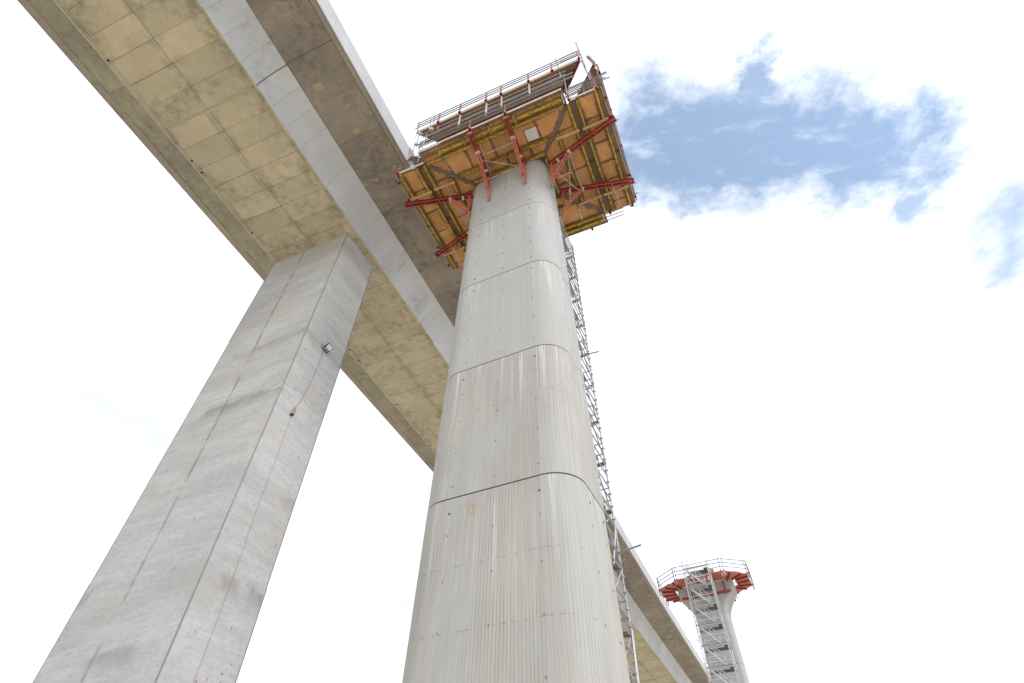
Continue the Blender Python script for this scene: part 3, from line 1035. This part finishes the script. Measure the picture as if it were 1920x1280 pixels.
# red triangular brackets
def bracket(p_in, p_out, strut_r, z_foot=25.15):
    p_in, p_out = Vector((*p_in, 0)), Vector((*p_out, 0))
    d = (p_out - p_in)
    ln = d.length
    d.normalize()
    sx = Vector((-d.y, d.x, 0))
    zt = 27.62
    par = link('bracket', None, fw, (p_in.x, p_in.y, 0))
    # a bracket is one steel weldment: the pair of channels is the part, post, strut and foot hang from it
    bpy.data.objects.remove(par)
    mb = MB()
    for s_ in (-1, 1):
        o_ = p_in + sx * (0.065 * s_)
        a = Vector((o_.x, o_.y, Z(zt)))
        b = a + d * ln
        mb.bar(a, b, 0.014, 0.20)                               # channel web
        for dz in (-0.094, 0.094):
            mb.bar(a + Vector((0, 0, dz)) + sx * (0.032 * s_), b + Vector((0, 0, dz)) + sx * (0.032 * s_), 0.064, 0.014)
    for k_ in range(5):                                        # spacer plates
        q_ = p_in + d * (ln * (0.08 + 0.21 * k_))
        mb.box((q_.x, q_.y, Z(zt)), (0.10, 0.12, 0.15), math.atan2(d.y, d.x))
    arm = mb.build('bracket', 'red', fw)
    post0 = p_in + d * 0.16
    zb = z_foot + 0.75
    mb = MB()
    for s_ in (-1, 1):
        q_ = post0 + sx * (0.05 * s_)
        mb.bar((q_.x, q_.y, Z(zt - 0.1)), (q_.x, q_.y, Z(zb)), 0.05, 0.10, up=(d.x, d.y, 0))
    mb.build('post', 'salmon', arm)
    mb = MB()
    top = p_in + d * strut_r
    for s_ in (-1, 1):
        a = top + sx * (0.05 * s_)
        b = post0 + d * 0.06 + sx * (0.05 * s_)
        mb.bar((a.x, a.y, Z(zt - 0.1)), (b.x, b.y, Z(zb + 0.05)), 0.05, 0.12)
    mb.build('strut', 'salmon', arm)
    mb = MB()
    f0, f1 = post0 + d * 0.02, p_in + d * -0.02
    mb.bar((f0.x, f0.y, Z(zb + 0.12)), (f1.x + d.x * 0.10, f1.y + d.y * 0.10, Z(z_foot + 0.12)), 0.13, 0.10, up=(d.x, d.y, 0))
    mb.build('foot_spindle', 'salmon', arm)
    e0 = p_in + d * 0.10
    mb = MB()
    mb.bar((e0.x, e0.y, Z(z_foot + 0.16)), (f1.x, f1.y, Z(z_foot)), 0.09, 0.09, up=(d.x, d.y, 0))
    mb.box((f1.x, f1.y, Z(z_foot)), (0.05, 0.20, 0.14), math.atan2(d.y, d.x))
    mb.build('foot_plate', 'steel_dark', arm)
    mb = MB()
    q_ = p_in + d * (strut_r + 0.05)
    mb.box((q_.x, q_.y, Z(zt - 0.08)), (0.16, 0.24, 0.12), math.atan2(d.y, d.x))
    mb.build('cross_clamp', 'toe', arm)
    q_ = p_in + d * 0.55
    MB().box((q_.x, q_.y, Z(zt - 0.12)), (0.12, 0.22, 0.06), math.atan2(d.y, d.x)).build('cross_clamp', 'toe', arm)
    q_ = p_out
    mb = MB()
    mb.box((q_.x, q_.y, Z(zt + 0.02)), (0.05, 0.26, 0.30), math.atan2(d.y, d.x))
    mb.tube((q_.x, q_.y, Z(zt - 0.2)), (q_.x + d.x * 0.1, q_.y + d.y * 0.1, Z(zt - 0.32)), 0.02, 5)
    mb.build('end_plate', 'red', arm)


for sx in (-1, 1):
    for sy in (-1, 1):
        bracket((sx * 2.24 - 0.1, sy * 0.83), (sx * 6.03, sy * 1.80), 1.20)
for x in (-0.98, 1.0):
    bracket((x - 0.06, -1.36), (x, -3.98), 1.55)
    bracket((x - 0.2, 1.26), (x, 3.98), 1.55)
# bracing tubes between bracket pairs
zt_ = Z(27.45)
braces = [((-1.1, -2.75, zt_), (1.05, -2.75, zt_)), ((-1.0, -2.6, zt_ - 0.1), (0.95, -1.75, zt_ - 0.9)), ((-1.0, -1.75, zt_ - 0.75), (1.0, -1.75, zt_ - 0.75)),
          ((-0.9, -1.55, zt_ + 0.05), (-0.72, -3.3, zt_ + 0.05))]
for s_ in (-1, 1):
    braces += [((s_ * 3.35, -1.1, zt_ - 0.05), (s_ * 3.35, 1.2, zt_ - 0.05)), ((s_ * 3.3, -1.05, zt_ - 0.1), (s_ * 2.6, 0.95, zt_ - 1.3)),
               ((s_ * 2.55, -0.9, zt_ - 1.3), (s_ * 3.2, 1.1, zt_ - 0.15)), ((s_ * 4.9, 1.35, zt_ + 0.1), (s_ * 5.0, 2.9, zt_ + 0.2))]
for a, b in braces:
    MB().tube(a, b, 0.025, 6).build('brace_tube', 'steel', fw)
# white hatch cover with a red rim
MB().box((1.86, -2.56, Z(ZB - 0.035)), (0.64, 0.62, 0.03), 0.03).build('hatch_cover', 'white', fw)
MB().box((1.87, -2.53, Z(ZB - 0.012)), (0.76, 0.74, 0.018), 0.03).build('hatch_rim', 'red', fw)


# guard rails: posts on the edge, rails along it, toe board at the bottom
def guard(par, a, b, z0, heights, posts, over=(0.0, 0.0), post_h=1.15, post_mat='salmon', post_drop=0.1, toe=True, lean=0.0, rail_mat='steel_dark', out=(0, -1), pr=0.036, rr=0.029):
    a, b = Vector((*a, 0)), Vector((*b, 0))
    d = (b - a)
    ln = d.length
    d.normalize()
    o = Vector((*out, 0))
    if toe:
        mb = MB()
        mb.bar((a.x, a.y, Z(z0 + 0.09)), (b.x, b.y, Z(z0 + 0.09)), 0.035, 0.18)
        mb.build('toe_board', 'toe', par)
    for t in posts:
        q_ = a + d * t + o * 0.055
        q2 = q_ + o * (lean * post_h)
        mb = MB()
        mb.bar((q_.x, q_.y, Z(z0 - post_drop)), (q2.x, q2.y, Z(z0 + post_h)), pr * 2, pr * 2, up=(o.x, o.y, 0))
        po = mb.build('guard_post', post_mat, par)
        mb = MB()
        mb.box((q_.x, q_.y, Z(z0 - 0.02)), (0.13, 0.13, 0.16), math.atan2(d.y, d.x))
        mb.build('post_shoe', 'red', po)
    for h_ in heights:
        wob = rnd.uniform(-0.02, 0.02)
        lo, hi = over[0] * rnd.uniform(0.3, 1), over[1] * rnd.uniform(0.3, 1)
        p_ = a - d * lo + o * (0.09 + lean * h_)
        q_ = b + d * hi + o * (0.09 + lean * h_)
        MB().tube((p_.x, p_.y, Z(z0 + h_ + wob)), (q_.x, q_.y, Z(z0 + h_ - wob)), rr, 6).build('guard_rail', rail_mat, par)


DK = ZB + 0.05
guard(fw, (-4.05, -4.0), (4.0, -4.0), DK, (0.40, 0.62, 0.86, 1.10), (3.07, 5.05), (0.1, 0.2), 1.2)
guard(fw, (4.12, -3.36), (5.72, -3.36), DK, (0.28, 0.50, 0.75, 1.0, 1.25, 1.45), (0.06, 1.50), (0.1, 0.75), 1.2)
guard(fw, (-5.72, -3.36), (-4.12, -3.36), DK, (0.35, 0.65, 0.95, 1.2), (0.06,), (0.6, 0.1), 1.2)
guard(fw, (5.84, -3.3), (5.84, 3.35), DK, (0.4, 0.75, 1.1), (0.5, 1.5, 4.9, 6.3), (0.2, 0.4), 1.2, out=(1, 0))
guard(fw, (-5.84, -3.3), (-5.84, 3.35), DK, (0.4, 0.75, 1.1), (0.4, 1.5, 4.9, 6.3), (0.3, 0.4), 1.2, out=(-1, 0))
guard(fw, (4.05, 4.0), (-4.05, 4.0), DK, (0.4, 0.75, 1.1), (1.0, 3.05, 5.05, 7.0), (1.9, 0.4), 1.2, out=(0, 1))
guard(fw, (5.72, 3.40), (4.12, 3.40), DK, (0.4, 0.75, 1.1), (0.1, 1.4), (0.45, 0.1), 1.2, out=(0, 1))
guard(fw, (-4.12, 3.40), (-5.72, 3.40), DK, (0.4, 0.75, 1.1), (0.1, 1.4), (0.1, 0.4), 1.2, out=(0, 1))
# short upright tubes at the left front corner
for x, y, z0, z1 in ((-4.35, -3.55, 28.1, 29.9), (-4.15, -3.9, 28.2, 29.6), (-3.75, -4.12, 28.2, 30.0), (4.2, -3.75, 28.0, 31.0), (4.3, -3.5, 28.0, 29.8)):
    MB().tube((x, y, Z(z0)), (x + 0.05, y, Z(z1)), 0.026, 6).build('upright_tube', 'steel', fw)
# shuttering box around the pier head between the two platforms
for s_ in (-1, 1):
    for k_ in range(5):
        x0 = -3.3 + 1.32 * k_
        MB().box((x0 + 0.66, s_ * 1.78, Z(30.1)), (1.31, 0.06, 3.9)).build('shutter_panel', 'ply_brown', fw)
    for k_ in range(3):
        y0 = -1.75 + 1.167 * k_
        MB().box((s_ * 3.34, y0 + 0.583, Z(30.1)), (0.06, 1.155, 3.9)).build('shutter_panel', 'ply_brown', fw)
    for z_ in (28.9, 30.2, 31.5):
        MB().box((0, s_ * 1.87, Z(z_)), (7.0, 0.1, 0.16)).build('shutter_waling', 'red', fw)

# ------------------------------------------------------------------ upper platform
up = thing('upper_work_platform', 'brown boarded upper work platform with guard rails above the orange formwork', 'work platform', (FX, FY, 0), -FH)
ZU = 30.98


def uboards(poly, along, step=0.29):
    """lay boards side by side across a polygon; along = 'x' or 'y'"""
    ys = [p_[1] for p_ in poly] if along == 'x' else [p_[0] for p_ in poly]
    v = min(ys)
    while v < max(ys) - 0.02:
        if along == 'x':
            pl = clip(clip(poly, 0, -1, -(v + 0.006)), 0, 1, v + step - 0.006)
        else:
            pl = clip(clip(poly, -1, 0, -(v + 0.006)), 1, 0, v + step - 0.006)
        if len(pl) >= 3:
            dz = rnd.uniform(0, 0.01)
            MB().prism(pl, Z(ZU + dz), Z(ZU + dz + 0.05)).build('deck_board', 'ply_brown', up)
        v += step


uboards([(-4.55, -4.10), (5.28, -4.10), (4.0, -2.85), (-3.4, -2.85)], 'x')
uboards([(5.75, -3.55), (5.95, -3.2), (5.95, 3.5), (4.4, 2.3), (4.4, -2.3)], 'y')
uboards([(-5.6, -3.1), (-4.2, -2.2), (-4.2, 2.3), (-5.6, 3.5)], 'y')
uboards([(-3.4, 2.85), (4.0, 2.85), (5.2, 4.1), (-4.55, 4.1)], 'x')
for y in (-3.9, -3.45, -3.0):
    MB().bar((-4.3 - (y + 3.0) * 0.0, y, Z(ZU - 0.07)), (5.2 + (-y - 4.1) * 1.0 * (1 if y > -4.0 else 0), y, Z(ZU - 0.07)), 0.07, 0.12).build('joist', 'ply_brown', up)
for x in (4.7, 5.3, 5.85):
    MB().bar((x, -2.6 - (x - 4.4) * 0.55, Z(ZU - 0.07)), (x, 2.4, Z(ZU - 0.07)), 0.07, 0.12).build('joist', 'ply_brown', up)
for x in (-4.5, -5.4):
    MB().bar((x, -2.3, Z(ZU - 0.07)), (x, 2.3, Z(ZU - 0.07)), 0.07, 0.12).build('joist', 'ply_brown', up)
MB().bar((4.0, -2.8, Z(ZU - 0.05)), (5.28, -4.08, Z(ZU - 0.05)), 0.08, 0.12).build('edge_trim', 'red', up)
# brackets carrying the upper platform from the shutter
for s_ in (-1, 1):
    for x in (-3.0, -1.7, 0.77, 2.38, 3.3):
        mb = MB()
        mb.bar((x, s_ * 1.95, Z(ZU - 0.2)), (x, s_ * 4.0, Z(ZU - 0.2)), 0.08, 0.12)
        b_ = mb.build('platform_bracket', 'red', up)
        MB().bar((x, s_ * 1.95, Z(ZU - 1.3)), (x, s_ * 3.3, Z(ZU - 0.25)), 0.06, 0.08).build('strut', 'salmon', b_)
    for y in (-2.2, 0, 2.2):
        mb = MB()
        mb.bar((s_ * 3.5, y * 0.7, Z(ZU - 0.2)), (s_ * 5.6, y, Z(ZU - 0.2)), 0.08, 0.12)
        b_ = mb.build('platform_bracket', 'red', up)
        MB().bar((s_ * 3.5, y * 0.7, Z(ZU - 1.3)), (s_ * 4.8, y * 0.9, Z(ZU - 0.25)), 0.06, 0.08).build('strut', 'salmon', b_)
UD = ZU + 0.06
guard(up, (-4.5, -4.12), (5.28, -4.12), UD, (0.42, 0.78, 1.15), (1.40, 2.76, 4.38, 5.28, 6.90, 8.25, 9.75), (0.15, 0.15), 1.2, rail_mat='steel_dark')
guard(up, (5.78, -3.55), (5.98, -3.2), UD, (0.42, 0.78, 1.15), (0.1,), (0.5, 0.0), 1.2, out=(0.3, -1))
guard(up, (5.98, -3.2), (5.98, 3.5), UD, (0.42, 0.78, 1.15), (0.1, 2.2, 4.4, 6.4), (0.0, 0.2), 1.2, out=(1, 0))
guard(up, (-5.62, 3.5), (-5.62, -3.1), UD, (0.42, 0.78, 1.15), (0.1, 2.2, 4.4, 6.4), (0.2, 0.1), 1.2, out=(-1, 0))
guard(up, (5.2, 4.12), (-4.5, 4.12), UD, (0.42, 0.78, 1.15), (0.5, 3, 5, 7, 9), (0.2, 0.2), 1.2, out=(0, 1))
# intermediate rails hung below the upper platform on drop posts
for x, zl in ((-1.75, 29.1), (-0.13, 29.1), (0.77, 29.1), (2.38, 29.1), (-3.12, 30.4)):
    mb = MB()
    mb.bar((x, -4.03, Z(ZU + 0.1)), (x - 0.02, -3.98, Z(zl)), 0.075, 0.075, up=(0, 1, 0))
    mb.build('drop_post', 'toe' if zl < 30 else 'salmon', up)
for z_, x0, x1, y in ((30.62, -4.3, 4.4, -4.02), (30.25, -4.1, 4.35, -3.98), (29.95, -3.9, 4.75, -4.0), (29.72, -3.2, 4.72, -3.9), (29.5, -2.2, 3.9, -3.95)):
    MB().tube((x0, y, Z(z_)), (x1, y + 0.04, Z(z_ + 0.03)), 0.029, 6).build('guard_rail', 'steel', up)
# tall corner posts
for x, y, z0, z1, wd in ((5.35, -4.12, 30.2, 34.2, 0.09), (5.86, -3.35, 30.7, 33.3, 0.08), (4.05, -4.1, 30.0, 33.0, 0.06)):
    MB().bar((x + 0.06, y + 0.2, Z(z0)), (x, y, Z(z1)), wd, wd, up=(0, 1, 0)).build('corner_post', 'steel', up)
MB().bar((5.55, -3.1, Z(28.6)), (5.34, -4.0, Z(31.0)), 0.07, 0.07).build('corner_brace', 'steel', up)
# wire basket hung on the top rail
wb = MB()
for k_ in range(6):
    wb.bar((4.3 + 0.17 * k_, -4.26, Z(31.35)), (4.3 + 0.17 * k_, -4.26, Z(32.1)), 0.02, 0.02, up=(0, 1, 0))
for z_ in (31.4, 31.65, 31.9, 32.08):
    wb.bar((4.25, -4.27, Z(z_)), (5.2, -4.27, Z(z_)), 0.02, 0.02)
wb.build('wire_mesh_panel', 'steel', up)
# clutter of short tubes at the left end
for x, y, z0, z1 in ((-4.5, -4.1, 31.0, 32.8), (-4.7, -3.9, 31.0, 32.6), (-4.75, -3.6, 30.4, 32.3), (-3.4, -4.15, 30.9, 32.2), (-3.6, -4.15, 30.3, 31.9), (-4.95, -3.5, 29.6, 31.3), (-5.2, -3.35, 29.8, 31.0)):
    MB().tube((x, y, Z(z0)), (x - 0.06, y - 0.02, Z(z1)), 0.026, 6).build('upright_tube', 'steel', up)
for x, y, z_ in ((-4.3, -4.0, 30.9), (-3.5, -4.1, 30.5), (-4.6, -3.8, 30.2)):
    MB().box((x, y, Z(z_)), (0.22, 0.14, 0.2), 0.4).build('tube_coupler', 'steel_light', up)


# ------------------------------------------------------------------ scaffold stair towers
def stair_tower(name, label, x, y, head, W_, D_, z0, ztop, lift=2.0, deck_mat='grate', tube_mat='steel_light', zfirst=None, r=0.026, side=1):
    """W_ along local x (stairs climb along it), D_ along local y; origin at the middle of the base"""
    root = thing(name, label, 'scaffold tower', (x, y, 0), -head, 'scaffold stair towers beside the new piers')
    hx, hy = W_ / 2, D_ / 2
    xs = (-hx, hx)
    for sx in xs:
        for sy in (-hy, hy):
            mb = MB()
            mb.tube((sx, sy, z0), (sx, sy, ztop), r, 6)
            z = z0 + 0.4
            while z < ztop - 0.1:
                mb.tube((sx, sy, z - 0.012), (sx, sy, z + 0.012), r * 2.2, 6)
                z += 0.5
            mb.box((sx, sy, z0 + 0.01), (0.15, 0.15, 0.02))
            mb.build('standard', tube_mat, root)
    led_x = MB().tube((-hx, 0, 0), (hx, 0, 0), r * 0.85, 5).mesh('ledger', tube_mat)
    led_y = MB().tube((0, -hy, 0), (0, hy, 0), r * 0.85, 5).mesh('ledger', tube_mat)
    brc = MB().tube((0, -hy, 0), (0, hy, lift), r * 0.8, 5).mesh('diagonal_brace', tube_mat)
    brc2 = MB().tube((0, hy, 0), (0, -hy, lift), r * 0.8, 5).mesh('diagonal_brace', tube_mat)
    # flight: two stringers with treads, climbing from +x (low) to -x (high), in the front half
    fm = MB()
    for q_ in (-0.30, 0.30):
        fm.bar((hx - 0.55, q_, 0.02), (-hx + 0.35, q_, lift), 0.05, 0.17)
    nt = 9
    for k_ in range(1, nt):
        t = k_ / nt
        fm.box((hx - 0.55 + (-hx + 0.35 - hx + 0.55) * t, 0, lift * t), (0.22, 0.56, 0.03))
    flight = fm.mesh('stair_flight', tube_mat)
    hr = MB()
    for dz in (0.5, 1.0):
        hr.tube((hx - 0.55, 0, dz), (-hx + 0.35, 0, lift + dz), r * 0.7, 5)
    for t in (0.05, 0.5, 0.95):
        px = hx - 0.55 + (-W_ + 0.9) * t
        hr.tube((px, 0, lift * t), (px, 0, lift * t + 1.0), r * 0.7, 5)
    hrail = hr.mesh('stair_handrail', tube_mat)
    dk = MB()
    for k_ in range(2):
        dk.box((0.18, -hy * 0.02 + (k_ * 0.36) + 0.12, 0), (W_ - 0.55, 0.33, 0.06))
    dk.box((hx - 0.28, -0.35, 0), (0.40, D_ * 0.35, 0.06))
    deckm = dk.mesh('landing', deck_mat)
    z = z0 + 0.3 if zfirst is None else zfirst
    k_ = 0
    while z < ztop - 0.6:
        for sy in (-hy, hy):
            for dz in (0.0, 0.5, 1.0):
                if z + dz < ztop:
                    link('ledger', led_x, root, (0, sy, z + dz))
        for sx in xs:
            for dz in (0.0, 0.5, 1.0, 1.5):
                if z + dz < ztop:
                    link('ledger', led_y, root, (sx, 0, z + dz))
            if z + lift < ztop:
                link('diagonal_brace', brc if k_ % 2 else brc2, root, (sx + 0.03, 0, z))
                if r < 0.034:
                    link('diagonal_brace', brc2 if k_ % 2 else brc, root, (sx - 0.03, 0, z))
        link('landing', deckm, root, (0, 0, z - 0.05))
        if z + lift < ztop + 0.8:
            f_ = link('stair_flight', flight, root, (0, -hy * 0.45, z))
            for q_ in (-0.30, 0.30):
                link('stair_handrail', hrail, f_, (0, q_, 0))
        # toe boards at the landing
        link('toe_board', TB(W_ - 0.1, tube_mat), root, (0, -hy + 0.03, z + 0.06))
        link('toe_board', TB(W_ - 0.1, tube_mat), root, (0, hy - 0.03, z + 0.06))
        z += lift
        k_ += 1
    return root


_tb = {}


def TB(l_, mat):
    key = (round(l_, 3), mat)
    if key not in _tb:
        _tb[key] = MB().box((0, 0, 0), (l_, 0.03, 0.14)).mesh('toe_board', 'deckboard')
    return _tb[key]


def pier_local(lx, ly):
    return PX + lx * math.cos(PH) + ly * math.sin(PH), PY - lx * math.sin(PH) + ly * math.cos(PH)


tx, ty = pier_local(0.55, 3.12)
t1 = stair_tower('stair_tower', 'scaffold stair tower of weathered tubes standing close behind the rounded pier', tx, ty, PH, 2.4, 2.3, 0.0, Z(27.3), 2.0, 'deckboard', 'steel', zfirst=Z(0.05), r=0.032)
MB().tube((1.0, 1.1, Z(8.55)), (2.05, 0.75, Z(8.5)), 0.03, 6).build('loose_tube', 'steel', t1)
MB().tube((1.0, 1.1, Z(18.1)), (1.72, 1.0, Z(17.9)), 0.03, 6).build('loose_tube', 'steel_dark', t1)
for a, b in (((1.23, 1.05, Z(9.4)), (1.16, 0.4, Z(7.9))), ((1.24, 1.12, Z(6.2)), (1.17, 1.0, Z(3.6)))):
    MB().tube(a, b, 0.034, 6).build('bracing_tube', 'steel_light', t1)

# ------------------------------------------------------------------ flared pier farther along, with its red platform
QX, QY, QH = 23.0, 64.8, R(26.0)
qp = thing('flared_pier', 'distant grey concrete pier flaring out at the top below a red platform', 'bridge pier', (QX, QY, 0), -QH)


def flare(z):
    t = min(1.0, max(0.0, (z - 24.6) / 2.7))
    return 1.75 + 1.45 * (t * t * (1.6 - 0.6 * t))


zz = [-EYE - 0.05] + [4.0, 9.2, 14.4, 19.6, 24.8]
for z0, z1 in zip(zz[:-1], zz[1:]):
    rings = []
    for z, ins in ((z0, 0.04), (z0 + 0.04, 0), (z1 - 0.04, 0), (z1, 0.04)):
        rings.append((ring_pts(flare(z) - ins, 1.35 - ins, 0.42 - ins, 6), Z(z)))
    loft(rings, 'round_far', 'pier_lift', qp, 35)
rings = []
for k_ in range(12):
    z = 24.8 + (27.5 - 24.8) * k_ / 11
    rings.append((ring_pts(flare(z), 1.352, 0.42, 6), Z(z)))
rings.append((ring_pts(flare(28.6), 1.352, 0.42, 6), Z(28.6)))
loft(rings, 'round_far', 'pier_head', qp, 35)

qf = thing('red_platform', 'octagonal red boarded platform with grey guard rails around the flared pier', 'work platform', (QX, QY, 0), -QH)
OCT = [(-2.65, -3.5), (2.65, -3.5), (5.05, -1.65), (5.05, 1.65), (2.65, 3.5), (-2.65, 3.5), (-5.05, 1.65), (-5.05, -1.65)]
INN = [(-2.3, -1.45), (2.3, -1.45), (3.5, -1.1), (3.5, 1.1), (2.3, 1.45), (-2.3, 1.45), (-3.5, 1.1), (-3.5, -1.1)]
ZQ = 28.2


def lerp(a, b, t):
    return (a[0] + (b[0] - a[0]) * t, a[1] + (b[1] - a[1]) * t)


for i in range(8):
    a, b, c_, d_ = OCT[i], OCT[(i + 1) % 8], INN[(i + 1) % 8], INN[i]
    for k_ in range(3):
        t0, t1_ = k_ / 3 + 0.006, (k_ + 1) / 3 - 0.006
        ex = 1 + rnd.uniform(-0.03, 0.06)
        q0, q1 = lerp(a, b, t0), lerp(a, b, t1_)
        r0, r1 = lerp(d_, c_, t0), lerp(d_, c_, t1_)
        q0, q1 = (q0[0] * ex, q0[1] * ex), (q1[0] * ex, q1[1] * ex)
        dz = rnd.uniform(-0.006, 0.006)
        MB().prism([q0, q1, r1, r0], Z(ZQ + dz), Z(ZQ + dz + 0.07)).build('red_board', 'redboard', qf)
    for t in (0.12, 0.5, 0.88) if i in (2, 6) else (0.3, 0.75):
        q_, r_ = lerp(a, b, t), lerp(d_, c_, t)
        br = MB().bar((r_[0], r_[1], Z(ZQ - 0.14)), (q_[0], q_[1], Z(ZQ - 0.10)), 0.10, 0.16).build('bracket_arm', 'red', qf)
    dirv = Vector((b[0] - a[0], b[1] - a[1], 0))
    ln = dirv.length
    outv = Vector((dirv.y, -dirv.x, 0)).normalized()
    guard(qf, (a[0] * 1.02, a[1] * 1.02), (b[0] * 1.02, b[1] * 1.02), ZQ + 0.08, (0.45, 0.9, 1.35), (0.1, ln - 0.1), (0, 0), 1.45, 'steel', 0.6, False,
          rail_mat='steel_dark', out=(outv.x, outv.y), pr=0.04, rr=0.04)
for s_ in (-1, 1):
    MB().box((0, s_ * 1.47, Z(26.85)), (5.6, 0.16, 0.22)).build('waling', 'red', qf)
    MB().bar((1.1, s_ * 1.55, Z(26.8)), (1.15, s_ * 1.62, Z(26.2)), 0.12, 0.12, up=(0, 1, 0)).build('spindle', 'salmon', qf)
    MB().bar((-1.6, s_ * 1.55, Z(28.1)), (-1.6, s_ * 1.55, Z(26.6)), 0.14, 0.14, up=(0, 1, 0)).build('hanger', 'red', qf)
    MB().bar((2.2, s_ * 1.55, Z(28.1)), (2.2, s_ * 1.55, Z(26.6)), 0.14, 0.14, up=(0, 1, 0)).build('hanger', 'red', qf)
MB().box((1.0, -2.6, Z(28.75)), (1.3, 0.6, 0.5)).build('timber_bundle', 'batten', qf)

lx, ly = -0.02, -4.65
tx, ty = QX + lx * math.cos(QH) + ly * math.sin(QH), QY - lx * math.sin(QH) + ly * math.cos(QH)
t2 = stair_tower('stair_tower', 'bright galvanised scaffold stair tower climbing to the red octagonal platform', tx, ty, QH, 2.7, 1.9, 0.0, Z(29.4), 2.0, 'grate', 'steel_light', zfirst=Z(28.25 - 2.0 * 14), r=0.036)
MB().tube((-1.3, -0.9, Z(20.9)), (-2.5, -1.0, Z(21.0)), 0.025, 5).build('loose_tube', 'steel_dark', t2)
